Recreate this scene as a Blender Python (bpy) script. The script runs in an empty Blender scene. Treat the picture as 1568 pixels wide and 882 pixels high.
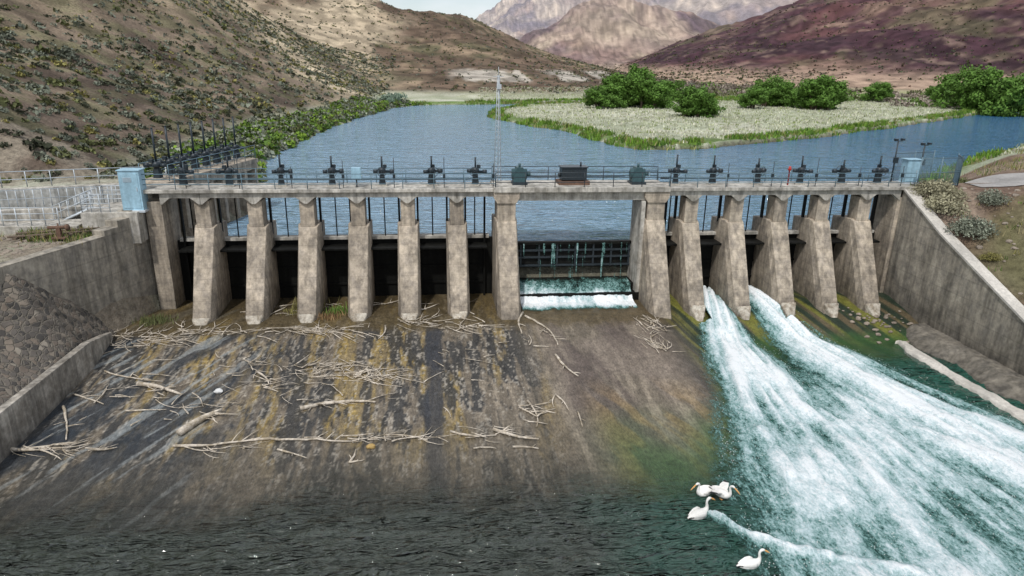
import bpy, math, random
import numpy as np
from mathutils import Vector, Matrix
random.seed(7); np.random.seed(7); rng=np.random.RandomState(11)
S=bpy.context.scene
S.view_settings.view_transform='Standard'; S.view_settings.look='None'; S.view_settings.exposure=0
# ------------------------------------------------------------ camera
HC=17.0; PIT=math.radians(18.3); YAW=math.radians(7); ROL=math.radians(1.0)
F=Vector((math.sin(YAW)*math.cos(PIT),math.cos(YAW)*math.cos(PIT),-math.sin(PIT)))
R0=Vector((math.cos(YAW),-math.sin(YAW),0)); U0=R0.cross(F)
RR=R0*math.cos(ROL)+U0*math.sin(ROL); UU=U0*math.cos(ROL)-R0*math.sin(ROL)
cd=bpy.data.cameras.new("camera"); cam=bpy.data.objects.new("camera",cd); S.collection.objects.link(cam)
M=Matrix.Identity(4)
for i in range(3):
    M[i][0]=RR[i]; M[i][1]=UU[i]; M[i][2]=-F[i]
M[2][3]=HC; cam.matrix_world=M
cd.sensor_width=36; cd.lens=24.0; cd.clip_end=12000; cd.clip_start=0.1
S.camera=cam
def site(px,py,z):
    """survey: where a sight line meets the level z"""
    d=F+RR*((px-784)/1045.)+UU*((441-py)/1045.)
    t=(z-HC)/d.z
    return Vector((d.x*t,d.y*t,z))
# ------------------------------------------------------------ noise
def vn(x,y,s=0):
    xi=np.floor(x);yi=np.floor(y);xf=x-xi;yf=y-yi
    def h(a,b):
        v=np.sin(a*127.1+b*311.7+s*74.7)*43758.5453
        return v-np.floor(v)
    u=xf*xf*(3-2*xf);w=yf*yf*(3-2*yf)
    return (h(xi,yi)*(1-u)+h(xi+1,yi)*u)*(1-w)+(h(xi,yi+1)*(1-u)+h(xi+1,yi+1)*u)*w
def fbm(x,y,s=0,o=5):
    r=0;a=.5;n=0
    for i in range(o):
        r=r+a*vn(x*2**i+i*17.3,y*2**i-i*9.1,s+i);n+=a;a*=.5
    return r/n
def ridg(x,y,s=0,o=5):
    r=0;a=.5;n=0
    for i in range(o):
        r=r+a*(1-np.abs(2*vn(x*2**i+i*13.3,y*2**i+i*5.1,s+i)-1));n+=a;a*=.5
    return r/n
def ss(a,b,x):
    t=np.clip((x-a)/(b-a),0,1);return t*t*(3-2*t)
def C(*c): return np.array(c,float)
def mixc(c,d,m): return c*(1-m[...,None])+d*m[...,None]
# ------------------------------------------------------------ materials
def mat(name,col=(.5,.5,.5),rough=.7,scale=3,var=.25,bump=.3,bdist=.05,attr=None,metal=0,stretch=(1,1,1),
        s2=.4,v2=.25,spec=.4,tint=None,boards=0,streak=0,lowdark=None,bscale=None):
    m=bpy.data.materials.new(name);m.use_nodes=True;nt=m.node_tree;N=nt.nodes;L=nt.links
    b=N['Principled BSDF'];b.inputs['Roughness'].default_value=rough;b.inputs['Metallic'].default_value=metal
    b.inputs['Specular IOR Level'].default_value=spec
    tc=N.new('ShaderNodeTexCoord')
    def noise(sc,st=(1,1,1),det=7):
        mp=N.new('ShaderNodeMapping');mp.inputs['Scale'].default_value=st
        L.new(tc.outputs['Object'],mp.inputs[0])
        n=N.new('ShaderNodeTexNoise');n.inputs['Scale'].default_value=sc;n.inputs['Detail'].default_value=det
        n.inputs['Roughness'].default_value=.65
        L.new(mp.outputs[0],n.inputs['Vector']);return n.outputs['Fac']
    def rng_(o,a,b_,f0=.3,f1=.7):
        r=N.new('ShaderNodeMapRange');r.inputs[1].default_value=f0;r.inputs[2].default_value=f1
        r.inputs[3].default_value=a;r.inputs[4].default_value=b_;L.new(o,r.inputs[0]);return r.outputs[0]
    def mul(a,b_):
        x=N.new('ShaderNodeMath');x.operation='MULTIPLY';L.new(a,x.inputs[0]);L.new(b_,x.inputs[1]);return x.outputs[0]
    n1=noise(scale,stretch);f=rng_(n1,1-var,1+var)
    if v2: f=mul(f,rng_(noise(s2,(1,1,1),4),1-v2,1+v2))
    if streak: f=mul(f,rng_(noise(2.2,(1,1,.12),5),1-streak,1+streak*.5,.35,.6))
    if boards:
        sp=N.new('ShaderNodeSeparateXYZ');L.new(tc.outputs['Object'],sp.inputs[0])
        a=N.new('ShaderNodeMath');a.operation='FRACT';q=N.new('ShaderNodeMath');q.operation='MULTIPLY';q.inputs[1].default_value=1/boards
        L.new(sp.outputs[2],q.inputs[0]);L.new(q.outputs[0],a.inputs[0])
        f=mul(f,rng_(a.outputs[0],.76,1,0.0,.09))
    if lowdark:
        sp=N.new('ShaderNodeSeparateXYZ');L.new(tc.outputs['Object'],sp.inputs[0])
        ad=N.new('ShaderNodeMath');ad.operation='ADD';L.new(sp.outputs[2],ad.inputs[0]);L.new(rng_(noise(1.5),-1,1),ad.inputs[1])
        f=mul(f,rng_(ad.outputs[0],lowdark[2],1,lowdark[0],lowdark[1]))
    mx=N.new('ShaderNodeVectorMath');mx.operation='SCALE'
    if attr:
        at=N.new('ShaderNodeAttribute');at.attribute_name=attr;src=at.outputs['Color']
    else:
        rg=N.new('ShaderNodeRGB');rg.outputs[0].default_value=(*col,1);src=rg.outputs[0]
    if tint:
        mm=N.new('ShaderNodeMix');mm.data_type='RGBA';L.new(rng_(noise(scale*.35),0,1,.42,.62),mm.inputs[0])
        L.new(src,mm.inputs[6]);mm.inputs[7].default_value=(*tint,1);src=mm.outputs[2]
    L.new(src,mx.inputs[0]);L.new(f,mx.inputs['Scale']);L.new(mx.outputs[0],b.inputs['Base Color'])
    if bump:
        bp=N.new('ShaderNodeBump');bp.inputs['Strength'].default_value=bump;bp.inputs['Distance'].default_value=bdist
        L.new(noise(bscale or scale*2,stretch),bp.inputs['Height']);L.new(bp.outputs[0],b.inputs['Normal'])
    return m
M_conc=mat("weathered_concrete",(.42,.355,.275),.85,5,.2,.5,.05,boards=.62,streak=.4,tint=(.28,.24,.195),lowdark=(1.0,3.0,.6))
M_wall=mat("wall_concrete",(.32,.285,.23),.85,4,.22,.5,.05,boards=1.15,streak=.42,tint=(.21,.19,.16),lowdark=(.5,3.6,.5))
M_deck=mat("deck_concrete",(.44,.415,.37),.8,5,.22,.3,.02,streak=.42,tint=(.29,.27,.23))
M_lconc=mat("pale_concrete",(.5,.47,.42),.85,6,.22,.4,.04)
M_cap=mat("bleached_pier_tip",(.46,.42,.35),.85,7,.3,.5,.05,tint=(.24,.2,.15))
M_blue=mat("blue_grey_steel",(.11,.18,.22),.45,9,.2,.1,.01,spec=.5)
M_dark=mat("dark_hoist_paint",(.022,.032,.04),.4,9,.3,.1,.01)
M_green=mat("green_hoist_paint",(.04,.085,.095),.45,9,.25,.1,.01)
M_cab=mat("pale_blue_cabinet_paint",(.30,.47,.57),.45,6,.15,.05,.01,streak=.15)
M_galv=mat("galvanised_steel",(.50,.54,.57),.45,12,.15,.05,.01,metal=.2)
M_rust=mat("rusty_steel",(.13,.075,.05),.8,9,.4,.3,.01)
M_gate=mat("wet_shaded_gate",(.008,.008,.007),.6,6,.5,.4,.02,streak=.5,spec=.15)  # wet gate colour, darkened further to carry the shade between piers
M_red=mat("red_paint",(.4,.03,.02),.4)
M_white=mat("white_paint",(.75,.75,.73),.5,8,.1,0)
M_wood=mat("bleached_driftwood",(.54,.48,.40),.9,7,.35,.5,.02,tint=(.30,.25,.18))
M_apron=mat("wet_spillway_concrete",attr="Col",rough=.42,scale=11,var=.45,bump=.9,bdist=.04,stretch=(1,.4,1),s2=1.7,v2=.28,spec=.35,bscale=24)
M_ground=mat("dry_ground",attr="Col",rough=.95,scale=2.4,var=.42,bump=1,bdist=.35,s2=.08,v2=.2,spec=.1,bscale=2.5)
M_leaf=mat("shrub_leaves",attr="Col",rough=.8,scale=6,var=.25,bump=0,s2=1.,v2=.15,spec=.15)
M_tree=mat("cottonwood_leaves",(.095,.185,.032),.7,5,.35,bump=0,s2=.5,v2=.45,spec=.2)
M_bark=mat("bark",(.12,.09,.065),.9,8,.3,.4,.03)
M_road=mat("gravel_road",(.30,.285,.27),.95,6,.2,.5,.03)
def riprap_mat():
    m=bpy.data.materials.new("grouted_stone");m.use_nodes=True;nt=m.node_tree;N=nt.nodes;L=nt.links;b=N['Principled BSDF']
    b.inputs['Roughness'].default_value=.9
    tc=N.new('ShaderNodeTexCoord')
    nz=N.new('ShaderNodeTexNoise');nz.inputs['Scale'].default_value=2.5;L.new(tc.outputs['Object'],nz.inputs['Vector'])
    vm=N.new('ShaderNodeVectorMath');vm.operation='MULTIPLY_ADD';vm.inputs[1].default_value=(.28,.28,.28);L.new(nz.outputs['Color'],vm.inputs[0]);L.new(tc.outputs['Object'],vm.inputs[2])
    v=N.new('ShaderNodeTexVoronoi');v.inputs['Scale'].default_value=3.3
    v2=N.new('ShaderNodeTexVoronoi');v2.feature='DISTANCE_TO_EDGE';v2.inputs['Scale'].default_value=3.3
    L.new(vm.outputs[0],v.inputs['Vector']);L.new(vm.outputs[0],v2.inputs['Vector'])
    r=N.new('ShaderNodeValToRGB');e=r.color_ramp.elements;e[0].color=(.05,.046,.042,1);e[1].color=(.27,.235,.19,1)
    e.new(.5).color=(.12,.105,.09,1);e.new(.75).color=(.17,.135,.105,1)
    sp=N.new('ShaderNodeSeparateColor');L.new(v.outputs['Color'],sp.inputs[0]);L.new(sp.outputs[0],r.inputs[0])
    mr=N.new('ShaderNodeMapRange');mr.inputs[2].default_value=.12;L.new(v2.outputs['Distance'],mr.inputs[0])
    mx=N.new('ShaderNodeMix');mx.data_type='RGBA';L.new(mr.outputs[0],mx.inputs[0]);mx.inputs[6].default_value=(.17,.15,.12,1)
    L.new(r.outputs[0],mx.inputs[7]);L.new(mx.outputs[2],b.inputs['Base Color'])
    bp=N.new('ShaderNodeBump');bp.inputs['Distance'].default_value=.07;bp.inputs['Strength'].default_value=.7
    L.new(mr.outputs[0],bp.inputs['Height']);L.new(bp.outputs[0],b.inputs['Normal']);return m
M_rip=riprap_mat()
def water_mat(name,c1,c2,layers,rough,xr=(0,1),alpha=False,spec=.6):
    m=bpy.data.materials.new(name);m.use_nodes=True;nt=m.node_tree;N=nt.nodes;L=nt.links;b=N['Principled BSDF']
    b.inputs['Roughness'].default_value=rough;b.inputs['IOR'].default_value=1.33;b.inputs['Specular IOR Level'].default_value=spec
    tc=N.new('ShaderNodeTexCoord');prev=None
    for sc,st,rot,bd in layers:
        mp=N.new('ShaderNodeMapping');mp.inputs['Scale'].default_value=st;mp.inputs['Rotation'].default_value=(0,0,rot)
        L.new(tc.outputs['Object'],mp.inputs[0])
        n=N.new('ShaderNodeTexNoise');n.inputs['Scale'].default_value=sc;n.inputs['Detail'].default_value=3;n.inputs['Distortion'].default_value=.8
        L.new(mp.outputs[0],n.inputs['Vector'])
        bp=N.new('ShaderNodeBump');bp.inputs['Distance'].default_value=bd;bp.inputs['Strength'].default_value=1
        L.new(n.outputs['Fac'],bp.inputs['Height'])
        if prev: L.new(prev,bp.inputs['Normal'])
        prev=bp.outputs[0]
    L.new(prev,b.inputs['Normal'])
    sp=N.new('ShaderNodeSeparateXYZ');L.new(tc.outputs['Object'],sp.inputs[0])
    n2=N.new('ShaderNodeTexNoise');n2.inputs['Scale'].default_value=.18;L.new(tc.outputs['Object'],n2.inputs['Vector'])
    a=N.new('ShaderNodeMath');a.operation='MULTIPLY_ADD';a.inputs[1].default_value=9;L.new(n2.outputs['Fac'],a.inputs[0]);L.new(sp.outputs[0],a.inputs[2])
    mr=N.new('ShaderNodeMapRange');mr.inputs[1].default_value=xr[0]+4.5;mr.inputs[2].default_value=xr[1]+4.5;L.new(a.outputs[0],mr.inputs[0])
    mx=N.new('ShaderNodeMix');mx.data_type='RGBA';mx.inputs[6].default_value=(*c1,1);mx.inputs[7].default_value=(*c2,1)
    L.new(mr.outputs[0],mx.inputs[0]);L.new(mx.outputs[2],b.inputs['Base Color'])
    if alpha:
        at=N.new('ShaderNodeAttribute');at.attribute_name='Col';L.new(at.outputs['Fac'],b.inputs['Alpha'])
    return m
M_pool=water_mat("reservoir_water",(.20,.32,.43),(.035,.13,.25),[(.35,(.6,1.6,1),.1,1.2),(1.3,(.6,1.7,1),-.15,.7)],.10,(0,80),spec=1.0)
M_river=water_mat("river_water",(.042,.050,.040),(.014,.085,.060),[(.9,(.40,1.5,1),.18,1.3),(2.6,(.45,1.5,1),-.12,.5)],.04,(5,14),True,1.0)
def foam_mat():
    m=bpy.data.materials.new("white_water");m.use_nodes=True;nt=m.node_tree;N=nt.nodes;L=nt.links;b=N['Principled BSDF']
    b.inputs['Roughness'].default_value=.4
    at=N.new('ShaderNodeAttribute');at.attribute_name='Col'
    tc=N.new('ShaderNodeTexCoord')
    def nz(sc,st,rot=0,d=8,rg=.7):
        mp=N.new('ShaderNodeMapping');mp.inputs['Scale'].default_value=st;mp.inputs['Rotation'].default_value=(0,0,rot)
        L.new(tc.outputs['Object'],mp.inputs[0]);n=N.new('ShaderNodeTexNoise');n.inputs['Scale'].default_value=sc
        n.inputs['Detail'].default_value=d;n.inputs['Roughness'].default_value=rg;L.new(mp.outputs[0],n.inputs['Vector']);return n.outputs['Fac']
    fi=nz(9,(1,.55,1),.15,5,.85);st=nz(2.6,(1,.45,1),.15,5,.6)
    a=N.new('ShaderNodeMath');a.operation='MULTIPLY_ADD';L.new(fi,a.inputs[0]);a.inputs[1].default_value=1.7;L.new(st,a.inputs[2])
    c=N.new('ShaderNodeMath');c.operation='MULTIPLY_ADD';L.new(at.outputs['Fac'],c.inputs[0]);c.inputs[1].default_value=1.25;L.new(a.outputs[0],c.inputs[2])
    r=N.new('ShaderNodeValToRGB');e=r.color_ramp.elements
    e[0].position=.0;e[0].color=(.025,.10,.08,1);e[1].position=1;e[1].color=(.90,.93,.94,1);e.new(.35).color=(.13,.28,.26,1);e.new(.65).color=(.50,.63,.65,1)
    mr=N.new('ShaderNodeMapRange');mr.inputs[1].default_value=1.52;mr.inputs[2].default_value=2.62;L.new(c.outputs[0],mr.inputs[0])
    L.new(mr.outputs[0],r.inputs[0]);L.new(r.outputs[0],b.inputs['Base Color'])
    al=N.new('ShaderNodeMapRange');al.inputs[1].default_value=1.52;al.inputs[2].default_value=1.95;L.new(c.outputs[0],al.inputs[0])
    L.new(al.outputs[0],b.inputs['Alpha'])
    bp=N.new('ShaderNodeBump');bp.inputs['Distance'].default_value=.05;L.new(a.outputs[0],bp.inputs['Height']);L.new(bp.outputs[0],b.inputs['Normal'])
    return m
M_foam=foam_mat()
# ------------------------------------------------------------ mesh helpers
def link(o,parent=None):
    S.collection.objects.link(o)
    if parent: o.parent=parent
    return o
def empty(name):
    return link(bpy.data.objects.new(name,None))
def bulk(name,V,Q,mt,cols=None,smooth=False,parent=None,k=None):
    V=np.asarray(V,np.float32).reshape(-1,3);Q=np.asarray(Q,np.int32);k=Q.shape[1]
    me=bpy.data.meshes.new(name);me.vertices.add(len(V));me.vertices.foreach_set('co',V.ravel())
    me.loops.add(Q.size);me.loops.foreach_set('vertex_index',Q.ravel())
    me.polygons.add(len(Q));me.polygons.foreach_set('loop_start',np.arange(len(Q),dtype=np.int32)*k)
    me.update(calc_edges=True)
    me.polygons.foreach_set('use_smooth',np.full(len(Q),smooth));me.materials.append(mt)
    if cols is not None:
        ca=me.color_attributes.new('Col','FLOAT_COLOR','POINT')
        c=np.ones((len(V),4),np.float32);c[:,:3]=np.asarray(cols).reshape(-1,3);ca.data.foreach_set('color',c.ravel())
    me.validate();o=bpy.data.objects.new(name,me);return link(o,parent)
def grid(name,X,Y,Z,mt,cols=None,mask=None,smooth=True):
    r,c=X.shape;i=np.arange(r*c).reshape(r,c)
    Q=np.stack([i[:-1,:-1],i[:-1,1:],i[1:,1:],i[1:,:-1]],-1).reshape(-1,4)
    if mask is not None: Q=Q[mask.reshape(-1)]
    return bulk(name,np.stack([X,Y,Z],-1),Q,mt,cols,smooth)
class MB:
    def __init__(s): s.v=[];s.f=[];s.m=[];s.sm=[]
    def add(s,vs,fs,mi=0,sm=False):
        n=len(s.v);s.v+= [tuple(p) for p in vs]
        for f in fs: s.f.append(tuple(n+i for i in f));s.m.append(mi);s.sm.append(sm)
    def box(s,c,d,mi=0,rz=0):
        cx,cy,cz=c;hx,hy,hz=d[0]/2,d[1]/2,d[2]/2;co,si=math.cos(rz),math.sin(rz);vs=[]
        for z in(-hz,hz):
            for x,y in((-hx,-hy),(hx,-hy),(hx,hy),(-hx,hy)): vs.append((cx+x*co-y*si,cy+x*si+y*co,cz+z))
        s.add(vs,[(3,2,1,0),(4,5,6,7),(0,1,5,4),(1,2,6,5),(2,3,7,6),(3,0,4,7)],mi)
    def b2(s,x0,x1,y0,y1,z0,z1,mi=0): s.box(((x0+x1)/2,(y0+y1)/2,(z0+z1)/2),(x1-x0,y1-y0,z1-z0),mi)
    def prism(s,poly,axis,a,b,mi=0):
        n=len(poly)
        def P(p,t): return {'x':(t,p[0],p[1]),'y':(p[0],t,p[1]),'z':(p[0],p[1],t)}[axis]
        s.add([P(p,a) for p in poly]+[P(p,b) for p in poly],[tuple(range(n)),tuple(range(2*n-1,n-1,-1))]+[(i,i+n,(i+1)%n+n,(i+1)%n) for i in range(n)],mi)
    def tube(s,pts,r,n=6,mi=0,sm=True):
        pts=[Vector(p) for p in pts]
        if not hasattr(r,'__len__'): r=[r]*len(pts)
        vs=[];prev=None
        for i,p in enumerate(pts):
            t=(pts[min(i+1,len(pts)-1)]-pts[max(i-1,0)]).normalized()
            if prev is None: a=t.orthogonal().normalized()
            else:
                a=(prev-t*prev.dot(t))
                a=a.normalized() if a.length>1e-5 else t.orthogonal().normalized()
            prev=a;b=t.cross(a)
            for k in range(n):
                q=2*math.pi*k/n;vs.append(p+(a*math.cos(q)+b*math.sin(q))*r[i])
        fs=[tuple(range(n-1,-1,-1)),tuple(range(len(vs)-n,len(vs)))]
        for i in range(len(pts)-1):
            for k in range(n):
                fs.append((i*n+k,i*n+(k+1)%n,(i+1)*n+(k+1)%n,(i+1)*n+k))
        s.add(vs,fs,mi,sm)
    def loft(s,rings,n=12,mi=0,T=None):
        vs=[]
        for i,rg in enumerate(rings):
            a=rings[max(i-1,0)];b=rings[min(i+1,len(rings)-1)]
            t=Vector((b[0]-a[0],0,b[1]-a[1])).normalized();nn=Vector((-t.z,0,t.x));y=rg[4] if len(rg)>4 else 0
            for k in range(n):
                q=2*math.pi*k/n;vs.append(Vector((rg[0],y,rg[1]))+Vector((0,1,0))*rg[2]*math.cos(q)+nn*rg[3]*math.sin(q))
        if T: vs=[T@v for v in vs]
        fs=[tuple(range(n-1,-1,-1)),tuple(range(len(vs)-n,len(vs)))]
        for i in range(len(rings)-1):
            for k in range(n): fs.append((i*n+k,i*n+(k+1)%n,(i+1)*n+(k+1)%n,(i+1)*n+k))
        s.add(vs,fs,mi,True)
    def obj(s,name,mats,parent=None,bevel=0,loc=None):
        me=bpy.data.meshes.new(name);me.from_pydata(s.v,[],s.f);me.update()
        for m in mats: me.materials.append(m)
        me.polygons.foreach_set('material_index',s.m);me.polygons.foreach_set('use_smooth',s.sm)
        import bmesh
        bm=bmesh.new();bm.from_mesh(me);bmesh.ops.recalc_face_normals(bm,faces=bm.faces);bm.to_mesh(me);bm.free()
        o=bpy.data.objects.new(name,me);link(o,parent)
        if bevel:
            b=o.modifiers.new('bevel','BEVEL');b.width=bevel;b.segments=2;b.limit_method='ANGLE'
        if loc: o.location=loc
        return o
# ------------------------------------------------------------ terrain
PZ=5.0
PP=[(-17.2,46.2),(-14.1,58),(-16.5,66),(-19.7,84),(-19.5,110),(-17.6,137),(-13,165),(-9.6,186),(-4,200),(20,210),(54,226),(95,240),(150,262),(152,255),
(95,231),(49,212),(26,198),(16,178),(14,158),(19,138),(25.4,126.5),(27,112),(30.8,98.8),(40,101),(52,108),(66,116),(80,126),(100,141),(136,168),(175,200),(215,250),
(260,270),(250,215),(200,165),(150,128),(110,105),(77.5,89),(57,72),(42,58),(36,50),(33.7,46.2)]
PP=np.array(PP,float)
def sdist(x,y):
    sh=x.shape;x=x.ravel();y=y.ravel();d=np.full(x.shape,1e9);ins=np.zeros(x.shape,bool);n=len(PP)
    for i in range(n):
        ax,ay=PP[i];bx,by=PP[(i+1)%n];dx,dy=bx-ax,by-ay
        t=np.clip(((x-ax)*dx+(y-ay)*dy)/(dx*dx+dy*dy),0,1);d=np.minimum(d,np.hypot(x-ax-t*dx,y-ay-t*dy))
        if ay!=by:
            c=((ay>y)!=(by>y))&(x<(bx-ax)*(y-ay)/(by-ay)+ax);ins^=c
    d=np.where(ins,-d,d);return d.reshape(sh)
def hills(x,y):
    r=np.hypot(x,y);be=np.degrees(np.arctan2(x,y))
    x0=-26+12*ss(130,195,y)
    t=np.clip(x0-x,0,None);q=np.clip((y-63)-.34*(x+22),0,None)
    t=np.minimum(t,q*1.4)
    wob=1+.45*(fbm(x/55,y/55,3)-.5)
    hA=(.36*t+.0030*np.minimum(t,180)**2)*wob*(1-ss(300,420,y));hA=np.minimum(hA,150)
    cB=np.interp(x,[-500,-150,-71,-17,23,72,125,165],[150,84,58,42,37,20,6,0])
    sB=np.clip((y-232)/285,0,1);sB=.55*sB+.45*ss(0,1,sB)
    hB=cB*sB
    cE=np.interp(be,[14,18.6,22,25.6,31,38,44,60,80],[0,26,45,62,94,120,145,170,180])
    tE=np.clip((r-400)/520,0,1);hE=cE*(.5*tE+.5*ss(0,1,tE))
    hD=98*np.exp(-(((x-285)/150)**2+((y-1170)/170)**2))+60*np.exp(-(((x-470)/130)**2+((y-1250)/150)**2))
    cC=np.interp(be,[-6,0,2.5,5.7,10,14,20,30,50],[10,25,100,175,220,205,270,310,310])
    hC=cC*ss(1500,2600,r)
    s=(hA**4+hB**4+hE**4+hD**4+hC**4)**.25
    g=ridg(x/70+.3*fbm(x/40,y/40,9),y/110,5,5)-.5
    g2=ridg(x/230+.5*fbm(x/150,y/150,8),y/280,15,7)-.5
    far=ss(350,900,r)
    s2=s+s*(.33*g+.48*g2*far)+(fbm(x/7,y/7,21,4)-.5)*np.minimum(s*.25,1.8)+(ridg(x/24,y/30,22,4)-.5)*np.minimum(s*.12,6)*ss(330,520,r)*(1-.6*ss(900,1400,r))
    return np.maximum(s2,0),(hA,hB,hE,hD,hC,g,g2)
def walltopR(y): return np.interp(y,[5,32.2,39.8,44.7],[2.2,3.6,6.75,8.95])
def ground(x,y,full=False):
    d=sdist(x,y);near=ss(48,66,y)
    d=d+(fbm(x/6,y/6,31,4)-.5)*3.2*near
    h,parts=hills(x,y)
    land=PZ+np.clip(d*.4,0,.75)+h+(fbm(x/9,y/9,41,4)-.5)*.5*ss(0,3,d)
    lp=7.0
    wl=(1-ss(60,75,y))*ss(-15,-19,x)
    land=np.where((x<-14)&(y<75),np.maximum(land,lp*wl+land*(1-wl)),land)
    ca=y-(50.8+.30*(x+18));can=(x<-17.5)&(np.abs(ca)<4.2)&(y<66)
    land=np.where(can,4.6,land)
    wr=ss(34,37,x)*(1-ss(62,85,y-.35*(x-36)))*(1-ss(90,150,x))
    land=np.where(x>33,np.maximum(land,PZ+.75+wr*3.3*ss(.5,9,d)),land)
    z=np.where(d>0,land,PZ+np.clip(d*.3,-2.5,0)-.05)
    xT=np.interp(y,[10,33,35.7,41.2,46.3],[-26.5,-24.8,-22,-19.6,-18.2])
    left=np.where(x<xT,6.7+.3*(fbm(x/3,y/3,51)-.5),np.maximum(6.6-(x-xT)*5,-3))
    wt=walltopR(y)
    right=np.where(x>33.65,np.minimum(wt-.2+(x-33.65)*.38,9.05)+.35*(fbm(x/3,y/3,52)-.5),-3)
    dn=np.where(x<0,left,right)
    z=np.where(y<46.25,dn,z)
    z=np.where((y<46.25)&(x<-19)&can,4.6,z)
    if full: return z,d,h,parts
    return z
def ax(fine0,fine1,step,lo,hi,gr=1.035):
    a=list(np.arange(fine0,fine1,step));s=step;v=a[-1]
    while v<hi: s*=gr;v+=s;a.append(v)
    s=step;v=fine0;b=[]
    while v>lo: s*=gr;v-=s;b.append(v)
    return np.array(b[::-1]+a)
xs=ax(-60,150,.8,-1800,3200,1.018);xs=np.sort(np.append(xs,[33.5,33.7]))
ys=ax(30,235,.9,-120,4200,1.015);ys=np.sort(np.append(ys,[46.2,46.3]))
X,Y=np.meshgrid(xs,ys)
Z,D,H,(hA,hB,hE,hD_,hC,G,G2)=ground(X,Y,True)
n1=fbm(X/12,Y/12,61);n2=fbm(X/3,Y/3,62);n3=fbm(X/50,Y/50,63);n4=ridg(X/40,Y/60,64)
col=np.zeros(X.shape+(3,));col[:]=C(.37,.39,.28)
col=mixc(col,C(.48,.48,.38),ss(.4,.65,n1))
col=mixc(col,C(.20,.23,.07),ss(.55,.75,n2)*.4)
col=mixc(col,C(.26,.24,.11),ss(200,330,Y)*.7)
soil_sunband=np.zeros_like(col);soil_sunband[:]=C(.205,.158,.115);soil_sunband=mixc(soil_sunband,C(.125,.095,.074),ss(.42,.62,n1));soil_sunband=mixc(soil_sunband,C(.15,.15,.08),ss(.48,.68,n2)*.6)
soil_sunband=mixc(soil_sunband,C(.30,.24,.15),ss(12,45,hA)*.6)
soil_sunband=mixc(soil_sunband,C(.37,.30,.20),ss(.52,.66,n3)*.6*ss(14,34,hA))
soil_sunband=mixc(soil_sunband,C(.52,.43,.30),.9*np.exp(-((X+.42*(Y-200)+26)/12)**2)*ss(150,200,Y))  # sunlit band painted into the slope colour as a pale stripe
soilB=np.zeros_like(col);soilB[:]=C(.23,.17,.115);soilB=mixc(soilB,C(.12,.105,.062),ss(.42,.6,n1));soilB=mixc(soilB,C(.11,.075,.055),ss(.5,.7,n4)*.8)
soilB=mixc(soilB,C(.50,.41,.29),ss(.44,.56,fbm(X/45,Y/70,69))*.8*ss(5,-40,X))
band=ss(9.6,10.4,Z+1.5*(n2-.5))*(1-ss(13,14.2,Z+1.5*(n2-.5)))*ss(5,15,X)*(1-ss(85,100,X))*ss(.38,.5,fbm(X/9,Y/60,65))
soilB=mixc(soilB,C(.46,.42,.36),band*.75)
nE=fbm(X/22,Y/22,60);soilE=np.zeros_like(col);soilE[:]=C(.105,.050,.050);soilE=mixc(soilE,C(.24,.165,.12),ss(.52,.66,fbm(X/70,Y/70,66))*.6);soilE=mixc(soilE,C(.035,.020,.027),ss(.46,.68,G2+.5)*.85)  # dark reddish and tan variation painted in place of cloud shadows
soilE=mixc(soilE,C(.062,.030,.038),ss(.48,.58,nE)*.75);soilE=mixc(soilE,C(.14,.13,.07),ss(.56,.7,fbm(X/35,Y/50,59))*.5)
soilE=mixc(soilE,C(.24,.17,.13),ss(.6,.72,fbm(X/9,Y/12,55))*.5)
soilE=mixc(soilE,C(.36,.26,.19),(1-ss(4,14,H))*.9)
soilC=np.zeros_like(col);soilC[:]=C(.38,.27,.21);soilC=mixc(soilC,C(.10,.085,.12),ss(.49,.58,fbm(X/160,Y/160,67))*.8);soilC=mixc(soilC,C(.54,.43,.33),ss(.52,.64,fbm(X/90,Y/120,68)))
soilC=mixc(soilC,C(.17,.13,.12),ss(.5,.65,ridg(X/60,Y/60,58))*.5)
st=np.stack([hA,hB,hE,hD_,hC],-1);w=(st+.01)**6;w/=w.sum(-1,keepdims=True)
soilD=soilE*.4+soilC*.6
hc=w[...,0:1]*soil_sunband+w[...,1:2]*soilB+w[...,2:3]*soilE+w[...,3:4]*soilD+w[...,4:5]*soilC
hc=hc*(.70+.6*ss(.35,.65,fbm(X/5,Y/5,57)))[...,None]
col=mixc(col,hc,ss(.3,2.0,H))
gr=ss(.2,.8,D)*(1-ss(2.0,6.0,D+4*(n2-.5)))
col=mixc(col,C(.10,.17,.03),gr*.85*ss(62,70,Y))
col=mixc(col,C(.08,.07,.05),(1-ss(-.2,.3,D)))
mgn=((X<-14)&(Y<70));col[mgn]=mixc(col,C(.26,.22,.17),ss(.3,.6,n2))[mgn]
mgn=((X>33)&(Y<64)&(X<90));cc=mixc(np.zeros_like(col)+C(.17,.115,.085),C(.28,.215,.165),ss(.35,.65,n2));cc=mixc(cc,C(.10,.12,.04),ss(.55,.7,n1)*.6);col[mgn]=cc[mgn]
hz=ss(600,2800,np.hypot(X,Y))*.36;col=mixc(col,C(.38,.40,.45),hz)  # distance haze painted into the ground colour
grid("ground",X,Y,Z,M_ground,col)
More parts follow.
